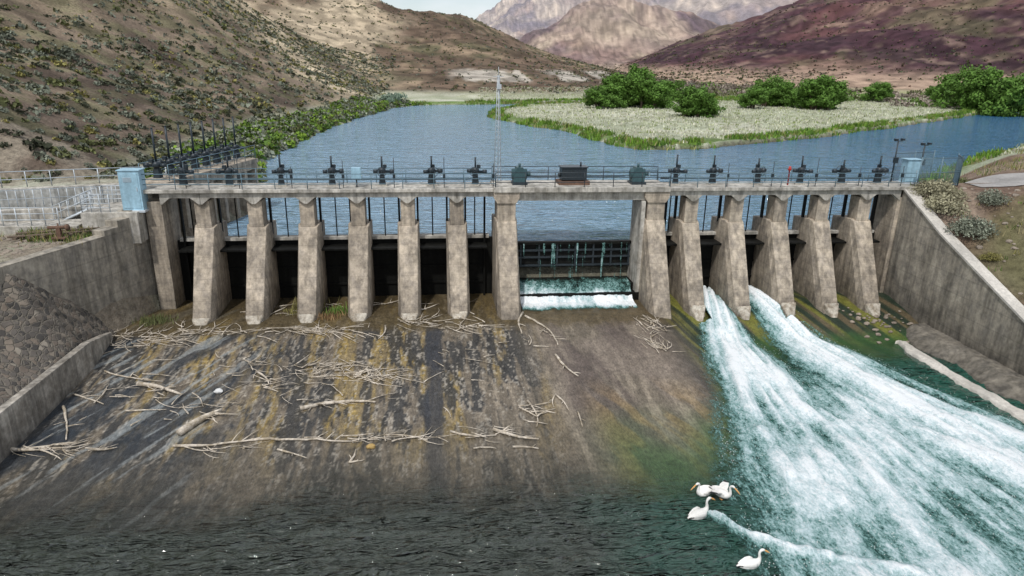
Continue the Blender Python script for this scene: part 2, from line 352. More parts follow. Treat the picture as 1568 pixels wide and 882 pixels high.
# ------------------------------------------------------------ waters
bx,by=np.meshgrid(np.linspace(-24,262,600),np.linspace(46.2,275,460))
grid("reservoir_water",bx,by,np.full(bx.shape,PZ)+.03*(fbm(bx/2,by/2,5,3)-.5),M_pool)
def ap(x,y):
    z=-.30+1.60*np.clip((y-23.0)/18.5,0,1)-.30*np.clip(23.0-y,0,40)
    return z-1.0*ss(13.5,18.5,x)*np.clip((43.5-y)/5,0,1)+(.04*(fbm(x/1.5,y/3,8,3)-.5))+.22*(fbm(x/5,y/6,9,3)-.5)*(1-ss(27,33,y))
ax_,ay_=np.meshgrid(np.arange(-19.2,33.25,.08),np.arange(2,46.4,.10))
az=ap(ax_,ay_)
s1=fbm(ax_*1.0,ay_*.16,71);s2=fbm(ax_*3.2,ay_*.35,72);s3=fbm(ax_*.35+ay_*.08,ay_*.22,73);s4=fbm(ax_*2,ay_*1.6,74);s5=fbm(ax_*7,ay_*.9,70)
s6=fbm(ax_*5+ay_*.8,ay_*1.4,54);s7=fbm(ax_*12,ay_*5,53)
ac=np.zeros(ax_.shape+(3,));ac[:]=C(.145,.120,.090)
ac=mixc(ac,C(.27,.225,.17),ss(.45,.62,s2)*.75)
lz=1-ss(4.5,7,ax_)
ac=mixc(ac,C(.30,.21,.06),ss(.44,.56,s1)*lz*.85*ss(25,30,ay_)*(.40+.60*ss(.4,.6,s5)))
ac=mixc(ac,C(.024,.027,.030),ss(.49,.56,s2*.5+s3*.3+s6*.2)*lz*.88)
ac=mixc(ac,C(.028,.028,.028),ss(.56,.62,s6*.6+s5*.4)*lz*.7)
ac=mixc(ac,C(.40,.36,.30),ss(.57,.64,s5*.5+s7*.5)*lz*.6)
ac=mixc(ac,C(.024,.031,.040),ss(.42,.54,fbm(ax_*.5-ay_*.28,ay_*.1+ax_*.05,75))*(1-ss(-12.0,-7,ax_))*.85)
ac=mixc(ac,C(.26,.28,.28),ss(.58,.66,fbm((ax_-ay_*.55)*2.2,(ay_+ax_*.5)*.25,52))*(1-ss(-12.5,-8,ax_))*.6)
ac=mixc(ac,C(.18,.145,.12),ss(6,8,ax_)*ss(.4,.6,s3)*.6)
ac=mixc(ac,C(.070,.052,.048),ss(6,8,ax_)*ss(.45,.60,fbm(ax_*.6+ay_*.12,ay_*.1,76))*.6)
ac=mixc(ac,C(.27,.18,.08),ss(7,9,ax_)*ss(.50,.62,fbm(ax_*1.2+ay_*.5,ay_*.25,77))*(1-ss(29,34,ay_))*.6)
ac=mixc(ac,C(.03,.028,.026),ss(13,15,ax_+.6*(s2-.5))*.6)
xs_=site(665,600,.6).x;ac=mixc(ac,C(.035,.038,.045),np.exp(-((ax_-xs_+.5*(s2-.5))/.5)**6)*.92)
xx=site(820,600,.6).x;ac=mixc(ac,C(.05,.045,.035),np.exp(-((ax_-xx)/.12)**4)*.6)
ac=mixc(ac,C(.085,.062,.028),ss(39.2,40.6,ay_+1.5*(s4-.5))*.8)
rz=ss(14.5,17,ax_);al=mixc(np.zeros_like(ac)+C(.10,.078,.045),C(.14,.14,.03),ss(.48,.6,fbm(ax_*1.6+ay_*.5,ay_*.12,78)));al=mixc(al,C(.02,.032,.02),ss(.45,.6,fbm(ax_*2.2+ay_*.7,ay_*.1,79)))
ac=ac*(1-rz[...,None])+al*rz[...,None]
wl=1-ss(.0,.40,az+.3*(s3-.5));ac=mixc(ac,C(.03,.085,.02),wl*ss(6,10,ax_)*.75);ac=mixc(ac,C(.075,.064,.045),wl*(1-ss(5,9,ax_))*.5)
grid("spillway_apron",ax_,ay_,az,M_apron,ac)
rx,ry=np.meshgrid(np.arange(-19.2,33.3,.10),np.concatenate([np.arange(-30,8,.6),np.arange(8,43.5,.10)]))
dep=-ap(rx,ry)
wav=.26*(ridg(rx*.36+.25*ry+.9*fbm(rx*.3,ry*.3,83),ry*1.05+.5*fbm(rx*.4,ry*.4,84),81,3)-.5)+.13*(fbm(rx*1.3+.3*ry,ry*3.2,82,3)-.5)
rw=wav*ss(0,.28,dep)
op=.06+.91*ss(-.02,.45,dep+.14*(fbm(rx*.8,ry*.8,85,3)-.5))
rm=(dep>-.08);mk=rm[:-1,:-1]|rm[1:,1:]
grid("river_water",rx,ry,.0+rw,M_river,np.repeat(op[...,None],3,-1),mk)
# white water
wk=[site(*p,0) for p in((1085,792),(1150,828),(1215,850),(1300,868),(1420,890),(1568,930))]
fx,fy=np.meshgrid(np.arange(8,33,.08),np.arange(3,44.6,.08))
tt=44-fy
x1=19.35-.105*np.clip(tt,0,24);w1=.75+.165*tt;x2=22.65+.21*tt-.0045*tt**2;w2=.75+.195*tt
th=(fx-21.0)/(tt+6.0);rr_=np.hypot(fx-21,tt+6)
sk1=ridg(th*16,rr_*.10,91,5);sk2=fbm(th*60,rr_*.35,94,4);clump=fbm(fx*.5,fy*.3,90,4)
a1=np.exp(-np.abs((fx-x1)/w1)**2.4);a2=np.exp(-np.abs((fx-x2)/w2)**2.4)
den=np.maximum(a1,a2)
den=np.maximum(den,.78*ss(6,15,tt)*np.exp(-np.abs((fx-(x1+x2)/2)/(w1+w2)/.72)**5))
den=den*(.86+.85*(sk1-.55)+.7*(sk2-.5)+.7*(clump-.5)*ss(4,14,tt))*(1-.20*ss(12,30,tt))
den*=ss(.02,.25,den)
wake=np.zeros_like(den);
for i in range(len(wk)-1):
    a,b=wk[i],wk[i+1];dx,dy=b.x-a.x,b.y-a.y;t=np.clip(((fx-a.x)*dx+(fy-a.y)*dy)/(dx*dx+dy*dy),0,1)
    dd=np.hypot(fx-a.x-t*dx,fy-a.y-t*dy);wake=np.maximum(wake,np.exp(-(dd/(.14+.13*(i+t)))**2)*.9)
den=np.maximum(den,wake*(.6+.7*fbm(fx*2,fy*2,89)))
zb=np.maximum(ap(fx,fy),0)
zz=zb+.05+(.30*np.exp(-tt/6)+.30*ss(0,1,den))*np.clip(den,0,1)+.22*(sk1-.5)*ss(.2,.9,den)+.07*(fbm(fx*3,fy*1.8,93,3)-.5)*ss(.3,.9,den)+np.where(fy<28,.10,0)*ss(0,.3,den)
inn=(fy>40.5)&~(((fx>18.4)&(fx<20.4))|((fx>21.65)&(fx<23.6)));den[inn]=0
fm=(den>.05);mk=fm[:-1,:-1]|fm[1:,1:]
grid("white_water",fx,fy,zz,M_foam,np.repeat(np.clip(den,0,1.1)[...,None],3,-1),mk)
NS=9000
idx=np.argwhere((den>.22)&(fy<42));pk=idx[rng.choice(len(idx),NS)]
cx=fx[pk[:,0],pk[:,1]]+rng.uniform(-.2,.2,NS);cy=fy[pk[:,0],pk[:,1]];cz=zz[pk[:,0],pk[:,1]]+rng.exponential(.10,NS)
s=rng.uniform(.008,.020,NS)[:,None,None];tet=np.array([(1,1,1),(1,-1,-1),(-1,1,-1),(-1,-1,1)])[None]*s
V=(np.stack([cx,cy,cz],-1)[:,None,:]+tet);q=np.array([(0,1,2),(0,3,1),(0,2,3),(1,3,2)])
bulk("water_spray",V,(np.arange(NS)[:,None,None]*4+q[None]).reshape(-1,3),M_white)
# ------------------------------------------------------------ dam
dam=empty("concrete_dam")
LP=[4.9-3.2*k for k in range(1,7)];RP=[17.75,21.0,24.2,27.35,30.45]
TL,TR=4.95,15.1
mb=MB();tip=MB();colm=MB()
def pier(x,w,top,yt,yb,zb,big=False):
    h=w/2;hb=h+.06
    v=[(x-h,46.9,zb-1),(x+h,46.9,zb-1),(x+h,46.9,top-.2),(x-h,46.9,top-.2),
       (x-h,yt+.45,top),(x+h,yt+.45,top),(x-h+.08,yt,top-.12),(x+h-.08,yt,top-.12),
       (x-hb,yb+.35,zb-1),(x+hb,yb+.35,zb-1),(x-hb+.22,yb,zb-.4),(x+hb-.22,yb,zb-.4),(x-h-.01,yt+.35,top-.45),(x+h+.01,yt+.35,top-.45)]
    mb.add(v,[(0,1,2,3),(3,2,5,4),(4,5,7,6),(6,7,11,10),(12,6,10,8),(4,6,12),(7,13,9,11),(5,13,7),(0,3,4,12,8),(1,9,13,5,2)],0)
    if not big:
        hh=h*.82;t=random.uniform(.35,.6);tip.add([(x-hh,yb+.22,zb+t),(x+hh,yb+.22,zb+t),(x+hh,yb+.5,zb-.4),(x-hh,yb+.5,zb-.4),(x-hh*.35,yb-.45,zb-.4),(x+hh*.35,yb-.45,zb-.4)],
        [(0,1,5,4),(0,4,3),(1,2,5),(0,3,2,1)],0)
for i,x in enumerate(LP+RP):
    zb=float(ap(np.array([x]),np.array([41.3]))[0]);pier(x,1.38+random.uniform(-.04,.04),6.8,44.3,41.3,max(zb,.9)if x<16 else 1.15)
    colm.b2(x-.46,x+.46,44.35,45.5,6.7,8.4)
for x in(TL,TR):
    pier(x,1.45,7.1,43.9,40.6,1.2,True);colm.b2(x-.6,x+.6,43.95,46.0,6.95,8.72)
    colm.prism([(x-.62,8.2),(x+.62,8.2),(x+.85,8.55),(x+.85,8.93),(x-.85,8.93),(x-.85,8.55)],'y',43.85,44.3)
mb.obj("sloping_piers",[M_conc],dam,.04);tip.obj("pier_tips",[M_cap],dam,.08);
for x in(-17.15,33.25): colm.b2(x-.5,x+.5,44.2,46.9,-.5,8.4)
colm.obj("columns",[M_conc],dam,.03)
dk=MB()
def span(x0,x1):
    for y0,y1 in((44.15,44.5),(45.3,45.6)):
        dk.prism([(x0,8.2),(x0+.12,8.22),(x0+.6,8.62),(x1-.6,8.62),(x1-.12,8.22),(x1,8.2),(x1,8.95),(x0,8.95)],'y',y0,y1)
allx=[-16.7]+sorted(LP)+[TL-.3]
for a,b in zip(allx[:-1],allx[1:]): span(a,b)
allx=[TR+.3]+RP+[32.9]
for a,b in zip(allx[:-1],allx[1:]): span(a,b)
dk.b2(-17.9,TL-.85,43.95,46.5,8.953,9.18);dk.b2(TR+.85,34.0,43.95,46.5,8.953,9.18)
dk.b2(TL-.85,TR+.85,43.75,46.7,8.94,9.28)
dk.b2(TL+.6,TR-.6,44.1,44.5,8.35,8.937);dk.b2(TL+.6,TR-.6,45.5,45.9,8.35,8.937)
dk.obj("bridge_deck",[M_deck],dam,.03)
gt=MB()
xsn=[-16.7]+sorted(LP)+[TL-.7]
def bays(xl,hw):
    for a,b in zip(xl[:-1],xl[1:]):
        gt.b2(a,b,46.0,46.25,-.2,5.45,0);gt.b2(a+.3,b-.3,45.75,46.35,5.45,5.66,1)
        for zz_ in(2.2,3.4,4.5): gt.b2(a+.7,b-.7,45.9,46.0,zz_,zz_+.14,0)
        c=(a+b)/2;gt.tube([(c,45.9,5.6),(c,45.9,9.0)],.045,6,0);
        for xx in(a+.62,b-.62): gt.b2(xx-.06,xx+.06,45.62,45.9,1,8.9,0)
        gt.b2(a+.5,b-.5,44.6,45.9,5.0,5.12,0)
bays(xsn,.7);bays([TR+.7]+RP+[32.8],.7)
gt.b2(TL+.7,TR-.7,46.0,46.3,3.2,5.06,0);gt.b2(TL+.7,TR-.7,45.75,46.0,4.9,5.1,0)
for zz_ in(3.3,3.9,4.4): gt.b2(TL+.8,TR-.8,45.82,46.0,zz_,zz_+.12,2)
for k in range(7):
    xx=TL+1.2+k*1.3;gt.b2(xx,xx+.12,45.85,46.0,3.25,4.9,2)
gt.b2(TL+.7,TR-.7,44.6,46.3,0,2.35,0);gt.b2(TL+.7,TR-.7,43.9,44.6,0,1.85,0)
gt.b2(TR-1.0,TR-.72,44.0,46.2,1,8.3,1)
M_gf=mat("gate_frame_steel",(.022,.030,.036),.5,8,.4,.1,.01)
gt.obj("sluice_gates",[M_gate,M_deck,M_gf],dam,.01)
cx_,ct=np.meshgrid(np.linspace(TL+1.0,TR-1.25,240),np.linspace(0,1,80))
prof_y=np.interp(ct,[0,.25,.45,.8,1],[45.9,44.7,44.45,43.55,42.2]);prof_z=np.interp(ct,[0,.25,.45,.8,1],[2.44,2.4,1.95,1.42,1.33])
fdn=np.interp(ct,[0,.15,.32,.45,.62,.85,1],[.10,.35,.40,.55,.95,1.0,.10])*(.35+1.35*fbm(cx_*1.3,ct*2,95))
grid("waterfall",cx_,prof_y-.3*fbm(cx_*2,ct*3,96),prof_z+.22*(fbm(cx_*4,ct*14,97)-.5),M_foam,np.repeat(fdn[...,None],3,-1))
lx,lt=np.meshgrid(np.linspace(TL+.9,TR-1.2,320),np.linspace(0,1,30));dn=ss(.58,.78,fbm(lx*5,lt*.6,98))*.5
mkk=(dn>.03);grid("gate_leak_water",lx,45.70-.15*lt,5.0-2.5*lt,M_foam,np.repeat(dn[...,None],3,-1),mkk[:-1,:-1])
# ------------------------------------------------------------ walls
w=MB()
L0=Vector((-17.2,46.4));L1=Vector((-18.9,41.2));L2=Vector((-21.2,35.2));L3=Vector((-23.5,29))
def wallseg(m,a,b,th,z0,za,zb,side,mi=0):
    d=(b-a).normalized();n=Vector((-d.y,d.x))*th*side
    vs=[(a.x,a.y,z0),(b.x,b.y,z0),(b.x,b.y,zb),(a.x,a.y,za),(a.x+n.x,a.y+n.y,z0),(b.x+n.x,b.y+n.y,z0),(b.x+n.x,b.y+n.y,zb),(a.x+n.x,a.y+n.y,za)]
    m.add(vs,[(0,1,2,3),(7,6,5,4),(3,2,6,7),(0,4,5,1),(1,5,6,2),(0,3,7,4)],mi)
zt=[8.7,8.35,8.0,7.65,7.3];
for k in range(5):
    a=L0.lerp(L1,k/5);b=L0.lerp(L1,(k+1)/5);wallseg(w,a,b,.85,-.5,zt[k],zt[k],-1)
wallseg(w,L1,L2,.7,-.5,7.0,6.95,-1);wallseg(w,L2,L3,.7,-.5,6.95,6.9,-1)
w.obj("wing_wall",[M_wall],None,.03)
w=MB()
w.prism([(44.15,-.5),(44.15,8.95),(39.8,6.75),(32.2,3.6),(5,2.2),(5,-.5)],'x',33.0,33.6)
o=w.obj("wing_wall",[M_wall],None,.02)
w=MB()
for (ya,za),(yb,zb) in zip([(44.1,8.96),(39.8,6.76),(32.2,3.61)],[(39.8,6.76),(32.2,3.61),(5,2.21)]):
    w.add([(32.93,ya,za),(33.75,ya,za),(33.75,yb,zb),(32.93,yb,zb),(32.93,ya,za+.14),(33.75,ya,za+.14),(33.75,yb,zb+.14),(32.93,yb,zb+.14)],[(3,2,1,0),(4,5,6,7),(0,1,5,4),(1,2,6,5),(2,3,7,6),(3,0,4,7)])
w.obj("wall_coping",[M_lconc],o,0)
gy_,gt_=np.meshgrid(np.linspace(4,39.5,260),np.linspace(0,1,22),indexing='ij')
gx_=32.98-gt_*(2.0+.9*(fbm(gy_*.35,gt_*0,201)-.5)*2);gz_=.70-.65*ss(.35,1.0,gt_)-1.1*ss(.93,1,gt_)+.16*(fbm(gx_*2,gy_*1.2,202)-.5)
grid("rock_ledge",gx_,gy_,gz_,M_wall)
gx_=30.6-gt_*(.85+.9*(fbm(gy_*.5,gt_*0,203)-.5))+.6*(fbm(gy_*.4,gt_*0,204)-.5);gz_=.16-1.0*ss(.85,1,gt_)-.4*ss(.1,0,gt_)+.30*(fbm(gx_*2.5,gy_*.9,205)-.5)
grid("concrete_ledge",gx_,np.minimum(gy_,37.5+.01*gy_),gz_,M_lconc)
w=MB()
wallseg(w,Vector((-18.35,36.2)),Vector((-18.75,27)),.4,-.5,2.35,2.2,-1);wallseg(w,Vector((-18.75,27)),Vector((-18.9,2)),.4,-.5,2.2,1.9,-1)
wallseg(w,Vector((-18.7,39.6)),Vector((-18.36,36.25)),.4,-.5,1.6,2.35,-1)
w.obj("retaining_wall",[M_lconc],None,.03).data.materials[0]=mat("curb_concrete",(.36,.33,.285),.85,5,.2,.4,.03,streak=.45,tint=(.24,.215,.18),lowdark=(.2,2.0,.5))
yy=np.linspace(41.3,4,220);
bot=np.stack([np.interp(yy,[4,33,36.2,41.3],[-19.25,-19.0,-18.8,-18.85]),np.interp(yy,[4,27,36,38,41.3],[1.7,2.0,2.1,1.5,1.2])],-1)
top=np.stack([np.interp(yy,[4,33,35.3,41.3],[-27,-25,-21.25,-19.0]),np.interp(yy,[4,30,35.3,41.3],[7,7,6.8,1.5])],-1)
tq=np.linspace(0,1,70)[None];rx_=bot[:,:1]+(top[:,:1]-bot[:,:1])*tq;rz_=bot[:,1:]+(top[:,1:]-bot[:,1:])*tq;ry_=np.repeat(yy[:,None],70,1)
nz=fbm(rx_*2.2,ry_*2.2+rz_*2,99,4)-.5;grid("riprap_slope",rx_+.20*nz,ry_,rz_+.30*nz,M_rip)
# ------------------------------------------------------------ rails
def rail(name,pts,h=1.07,sp=2.0,r=.028,m=M_blue,mids=2,parent=None):
    b=MB()
    for a,c in zip(pts[:-1],pts[1:]):
        a=Vector(a);c=Vector(c);n=max(1,round((c-a).length/sp))
        for i in range(n+1):
            p=a.lerp(c,i/n);b.tube([p,p+Vector((0,0,h))],r,6)
        for k in range(mids+1):
            z=h*(k+1)/(mids+1);b.tube([a+Vector((0,0,z)),c+Vector((0,0,z))],r*.9,6)
    return b.obj(name,[m],parent)
rail("guard_rail",[(-17.6,44.05,9.18),(4.2,44.05,9.18)],.95);rail("guard_rail",[(15.9,44.05,9.18),(33.7,44.05,9.18)],.95)
rail("guard_rail",[(-15.2,46.4,9.18),(4.2,46.4,9.18)],.95);rail("guard_rail",[(15.9,46.4,9.18),(33.7,46.4,9.18)],.95)
rail("guard_rail",[(4.2,43.85,9.28),(15.9,43.85,9.28)],.95,m=M_dark);rail("guard_rail",[(4.2,46.6,9.28),(15.9,46.6,9.28)],.95,m=M_dark)
# ------------------------------------------------------------ hoists
def hoist(x,y,z,stem=1.0,rz=0,m=0,wheel=True,sc=.92):
    b=MB()
    b.box((0,0,.05),(.7,.6,.1),1)
    b.prism([(-.24,.1),(.24,.1),(.15,.75),(-.15,.75)],'y',-.17,.17,0)
    b.tube([(0,0,.72),(0,0,.80),(0,0,.82),(0,0,1.12),(0,0,1.2)],[.15,.15,.27,.27,.1],12,0)
    b.tube([(-.3,0,.95),(-.62,0,.95)],[.13,.12],10,0);b.tube([(.25,0,.93),(.55,0,.93),(.56,0,.93),(.85,0,.93)],[.09,.09,.15,.15],10,0)
    if wheel:
        pts=[(.3*math.cos(t),-.42,.95+.3*math.sin(t)) for t in np.linspace(0,2*math.pi,15)]
        b.tube(pts,.022,5,0);b.tube([(0,-.2,.95),(0,-.44,.95)],.035,6,0)
        for t in(0,2.1,4.2): b.tube([(0,-.42,.95),(.3*math.cos(t),-.42,.95+.3*math.sin(t))],.018,5,0)
    b.tube([(0,0,1.15),(0,0,1.2+stem)],.065,8,0);b.tube([(0,0,1.2+stem),(0,0,1.23+stem)],.08,8,0)
    b.box((.2,.2,1.25),(.25,.2,.22),0)
    o=b.obj("gate_hoist",[[M_dark,M_green,M_red][m],M_deck]);o.location=(x,y,z);o.rotation_euler=(0,0,rz);o.scale=(sc,sc,1.0)
cent=[(a+b)/2 for a,b in zip(xsn[:-1],xsn[1:])];xr=[TR+.6]+RP+[32.8];cR=[(a+b)/2 for a,b in zip(xr[:-1],xr[1:])]
for i,x in enumerate(cent+cR): hoist(x,45.2,9.18,random.uniform(.45,.85),random.choice([0,.25,-.3,.5,math.pi]),0,sc=random.uniform(.85,.95))
b=MB();b.tube([(0,0,0),(0,0,1.0),(0,0,1.02),(0,0,1.3)],[.05,.05,.10,.08],8);b.tube([(-.14,0,1.1),(.14,0,1.1)],.04,6);b.obj("red_standpipe",[M_red],loc=(24.75,44.9,9.18))
def winch(x):
    b=MB();b.box((0,0,.06),(1.0,1.1,.12),1);b.prism([(-.42,.12),(.42,.12),(.42,.55),(.2,.95),(-.2,.95),(-.42,.55)],'y',-.4,.4,0)
    b.tube([(-.5,0,.55),(.5,0,.55)],.3,14,0);b.tube([(.5,0,.55),(.75,0,.55)],.12,10,0);b.tube([(0,-.1,.9),(0,-.1,1.15)],.08,8,0)
    o=b.obj("gate_winch",[M_green,M_dark]);o.location=(x,45.2,9.28);o.scale=(1.0,1,1.2)
winch(5.9);winch(14.0)
b=MB();b.box((0,0,.12),(2.1,1.2,.24),1);b.box((0,0,.72),(1.7,.9,.8),0);b.box((0,0,1.15),(1.85,1.05,.06),0)
for k in range(6): b.box((-.7+k*.28,-.46,.72),(.16,.03,.55),2)
b.tube([(.5,0,1.15),(.5,0,1.45)],.06,8,2);b.tube([(-1.0,0,.6),(-.85,0,.6)],.15,10,2);b.tube([(-3.6,0,.5),(3.6,0,.5)],.04,6,2)
b.obj("hoist_motor",[M_dark,M_rust,M_gf],loc=(9.55,45.2,9.283))
b=MB()
for x in np.arange(-16,33,3.2):
    if 4<x<16: continue
    b.tube([(x+.9,44.4,9.18),(x+.9,44.4,9.18+random.uniform(1.3,2.1))],.025,5);b.box((x+.9,44.4,9.9),(.16,.12,.3))
b.tube([(-16.5,46.2,9.45),(4.2,46.2,9.45)],.05,6);b.tube([(16,46.2,9.45),(33,46.2,9.45)],.05,6)
b.obj("conduit_posts",[M_dark])
b=MB();b.box((0,0,.9),(.6,.35,.75),0);b.tube([(0,0,0),(0,0,.6)],.05,6,1);b.box((0,-.18,.9),(.5,.02,.6),0);b.obj("control_box",[M_cab,M_dark],None,.01,loc=(-4.7,44.7,9.18))
b=MB();bx0,by0=4.55,46.2
pp=[Vector((.28*math.cos(t),.28*math.sin(t),0)) for t in(.5,2.6,4.7)]
Hm=7.0
for p in pp: b.tube([(bx0+p.x,by0+p.y,9.18),(bx0+p.x*.25,by0+p.y*.25,9.18+Hm)],.024,5)
for i in range(20):
    z0=i/20;z1=(i+1)/20
    for k in range(3):
        p=pp[k]*(1-.75*z0);q_=pp[(k+1)%3]*(1-.75*z1);b.tube([(bx0+p.x,by0+p.y,9.18+z0*Hm),(bx0+q_.x,by0+q_.y,9.18+z1*Hm)],.012,4)
b.tube([(bx0,by0,9.2+Hm),(bx0,by0,9.7+Hm)],.02,5);b.tube([(bx0-.35,by0,9.1+Hm),(bx0+.35,by0,9.1+Hm)],.018,5)
for k in range(4): b.tube([(bx0-.3+.2*k,by0-.22,9.1+Hm),(bx0-.3+.2*k,by0+.22,9.1+Hm)],.012,4)
b.box((bx0+.05,by0-.1,9.18+Hm*.9),(.25,.18,.3))
b.obj("radio_mast",[M_galv])
# ------------------------------------------------------------ canal headworks
hw=empty("canal_headworks");A=Vector((-17.1,46.9));B=Vector((-14.1,58.5));dv=(B-A).normalized();nv=Vector((-dv.y,dv.x));ang=math.atan2(dv.y,dv.x);Ln=(B-A).length
def hp(s,o): v=A+dv*s+nv*o;return v.x,v.y
b=MB();x,y=hp(Ln/2,1.1);b.box((x,y,9.0),(Ln+.4,2.3,.34),0,ang)
x,y=hp(Ln/2,.12);b.box((x,y,8.6),(Ln,.3,.45),0,ang)
for k in range(8):
    x,y=hp(.25+k*(Ln-.5)/7,1.0);b.box((x,y,5.7),(.42,2.0,6.2),0,ang)
b.obj("headworks_frame",[M_conc],hw,.03)
b=MB();x,y=hp(Ln/2,1.6);b.box((x,y,4.4),(Ln,.12,3.2),0,ang);b.obj("headworks_gates",[M_gate],hw)
for k in range(8):
    x,y=hp(.9+k*(Ln-1.8)/7,1.2);hoist(x,y,9.17,2.15,ang+math.pi/2,0,True,1.05)
x0,y0=hp(.4,.08);x1_,y1_=hp(Ln,.08);rail("guard_rail",[(x0,y0,9.17),(x1_,y1_,9.17)],sp=1.6)
x0,y0=hp(.4,2.15);x1_,y1_=hp(Ln,2.15);rail("guard_rail",[(x0,y0,9.17),(x1_,y1_,9.17)],sp=1.6)
def cl(x,o): return Vector((x,50.8+.30*(x+18)+o))
w=MB();wallseg(w,cl(-19.6,-3.7),cl(-70,-3.7),.5,4,7.9,7.9,1);w.obj("canal_wall",[M_deck],None,.03)
M_bw=mat("blue_painted_wall",(.13,.20,.25),.7,5,.2,.2,.02,streak=.3)
w=MB();wallseg(w,cl(-18.3,4.3),cl(-70,4.3),.5,4,8.0,8.0,1);wallseg(w,cl(-18.3,4.25),cl(-70,4.25),.06,5.6,7.7,7.7,1,1);w.obj("canal_wall",[M_deck,M_bw],None,.02)
w=MB();wallseg(w,Vector((-15.5,59)),cl(-18.3,4.3),.5,3,8.2,8.2,1);w.obj("canal_wall",[M_deck],None,.03)
cxx,cyy=np.meshgrid(np.linspace(-70,-17.3,120),np.linspace(-4,4.2,20));cyy=cyy+50.8+.30*(cxx+18)
grid("canal_water",cxx,cyy,np.full(cxx.shape,5.9),M_pool)
p=cl(-19.8,-3.5);q_=cl(-60,-3.5);rail("guard_rail",[(p.x,p.y,7.9),(q_.x,q_.y,7.9)],1.1,.45,.024,M_galv,1)
p=cl(-18.5,4.5);q_=cl(-60,4.5);rail("guard_rail",[(p.x,p.y,8.0),(q_.x,q_.y,8.0)],1.1,1.5,.035,M_galv,1)
b=MB();b.b2(-21.0,-17.75,43.2,46.6,6.0,7.95);b.b2(-27,-21.2,43.0,45.2,6.0,7.2);b.obj("concrete_landing",[M_deck],None,.03)
rail("guard_rail",[(-22.2,43.1,7.2),(-26.9,43.1,7.2)],1.1,.8,.03,M_galv,2)
b=MB();b.box((0,0,1.2),(1.2,.9,2.4),0);b.box((0,0,2.44),(1.32,1.0,.06),0);b.box((.0,-.46,1.2),(1.0,.03,2.1),0);b.box((.4,-.49,1.3),(.04,.04,.25),1)
for k in range(5): b.box((-.1,-.485,2.0-.06*k),(.5,.02,.025),1)
b.box((0,0,-.05),(1.4,1.1,.14),1)
b.obj("electrical_cabinet",[M_cab,M_galv],None,.015,loc=(-18.1,44.1,7.98))
st=MB()
for i in range(7): st.box((-21.3-.3*i,45.4,7.85-.14*i),(.32,1.1,.05),0)
for yy_ in(44.85,45.95):
    st.tube([(-21.1,yy_,9.0),(-23.4,yy_,8.0)],.03,6);st.tube([(-21.1,yy_,8.55),(-23.4,yy_,7.5)],.025,6);st.tube([(-21.1,yy_,7.9),(-23.4,yy_,6.9)],.06,6)
    for i in range(6): st.tube([(-21.1-.45*i,yy_,7.9-.2*i),(-21.1-.45*i,yy_,9.0-.2*i)],.025,6)
st.obj("metal_stairs",[M_galv])
rail("guard_rail",[(-19.2,46.3,7.95),(-20.9,46.3,7.95),(-20.9,46.0,7.95)],1.1,.6,.03,M_galv,3);rail("guard_rail",[(-20.9,44.7,7.95),(-20.9,43.3,7.95),(-19.3,43.3,7.95)],1.1,.6,.03,M_galv,3)
b=MB();b.box((0,0,.5),(.35,.35,1.0),0);b.tube([(-.9,0,1.0),(.9,0,1.05)],.16,10,0);b.tube([(.7,0,1.0),(.9,0,1.05)],.3,12,0);b.tube([(0,0,.9),(0,0,1.4)],.07,8,0);b.box((0,0,.05),(1.2,.8,.12),0)
p=site(92,362,7.0);o=b.obj("old_pump",[M_rust],loc=(p.x,p.y,6.9));o.scale=(.62,.62,.62)
b=MB()
for k in(0,1): b.tube([(-24,40.9+k*.9,7.05),(-19.9,42.3+k*.7,7.05)],.07,6)
for k in range(6): b.box((-23.6+k*.65,41.55+.2*k,6.96),(.2,1.5,.12),1)
b.obj("timber_skid",[M_bark,M_bark])
b=MB();b.box((0,0,.8),(1.0,.7,1.6),0);b.box((0,0,1.64),(1.15,.85,.06),0);b.box((-.05,-.365,.8),(.75,.03,1.4),0);b.box((.25,-.39,.8),(.04,.04,.2),1);b.box((0,0,-.04),(1.2,.9,.12),1)
b.obj("electrical_cabinet",[M_cab,M_galv],None,.015,loc=(34.3,45.6,9.25))
for (x,y,h) in((33.4,46.2,3.0),(35.6,46.3,2.7)):
    b=MB();b.tube([(0,0,0),(0,0,h)],.05,8);b.tube([(-.3,0,h),(.3,0,h)],.03,6);b.box((-.25,-.1,h+.1),(.2,.25,.14),1);b.box((.25,-.1,h+.12),(.2,.25,.14),1);b.box((0,-.1,h*.55),(.3,.18,.4),1)
    b.obj("camera_pole",[M_dark,M_dark],loc=(x,y,9.1))  # poles carrying cameras, no lamps on them
def fence(pts,h=2.0):
    b=MB()
    for a,c in zip(pts[:-1],pts[1:]):
        a=Vector(a);c=Vector(c);l=(c-a).length;n=max(1,round(l/2))
        for i in range(n+1):
            p=a.lerp(c,i/n);b.tube([p,p+Vector((0,0,h+.1))],.045,6)
        for z in(.08,h*.5,h): b.tube([a+Vector((0,0,z)),c+Vector((0,0,z))],.028,5)
        k=.13;m_=int((l+h)/k);u=(c-a)/l
        for i in range(m_):
            s0=i*k-h
            for sg in(0,1):
                a0=max(s0,0);z0=a0-s0;a1=min(s0+h,l);z1=a1-s0
                if sg: z0,z1=h-z0,h-z1
                if a1>a0: b.tube([a+u*a0+Vector((0,0,z0)),a+u*a1+Vector((0,0,z1))],.009,3)
    return b.obj("chain_link_fence",[M_blue])
fence([(34.0,44.2,9.1),(37.6,44.8,9.1),(39.2,47.2,9.0)]);fence([(34.2,47.3,9.1),(38.6,49.0,9.0)])
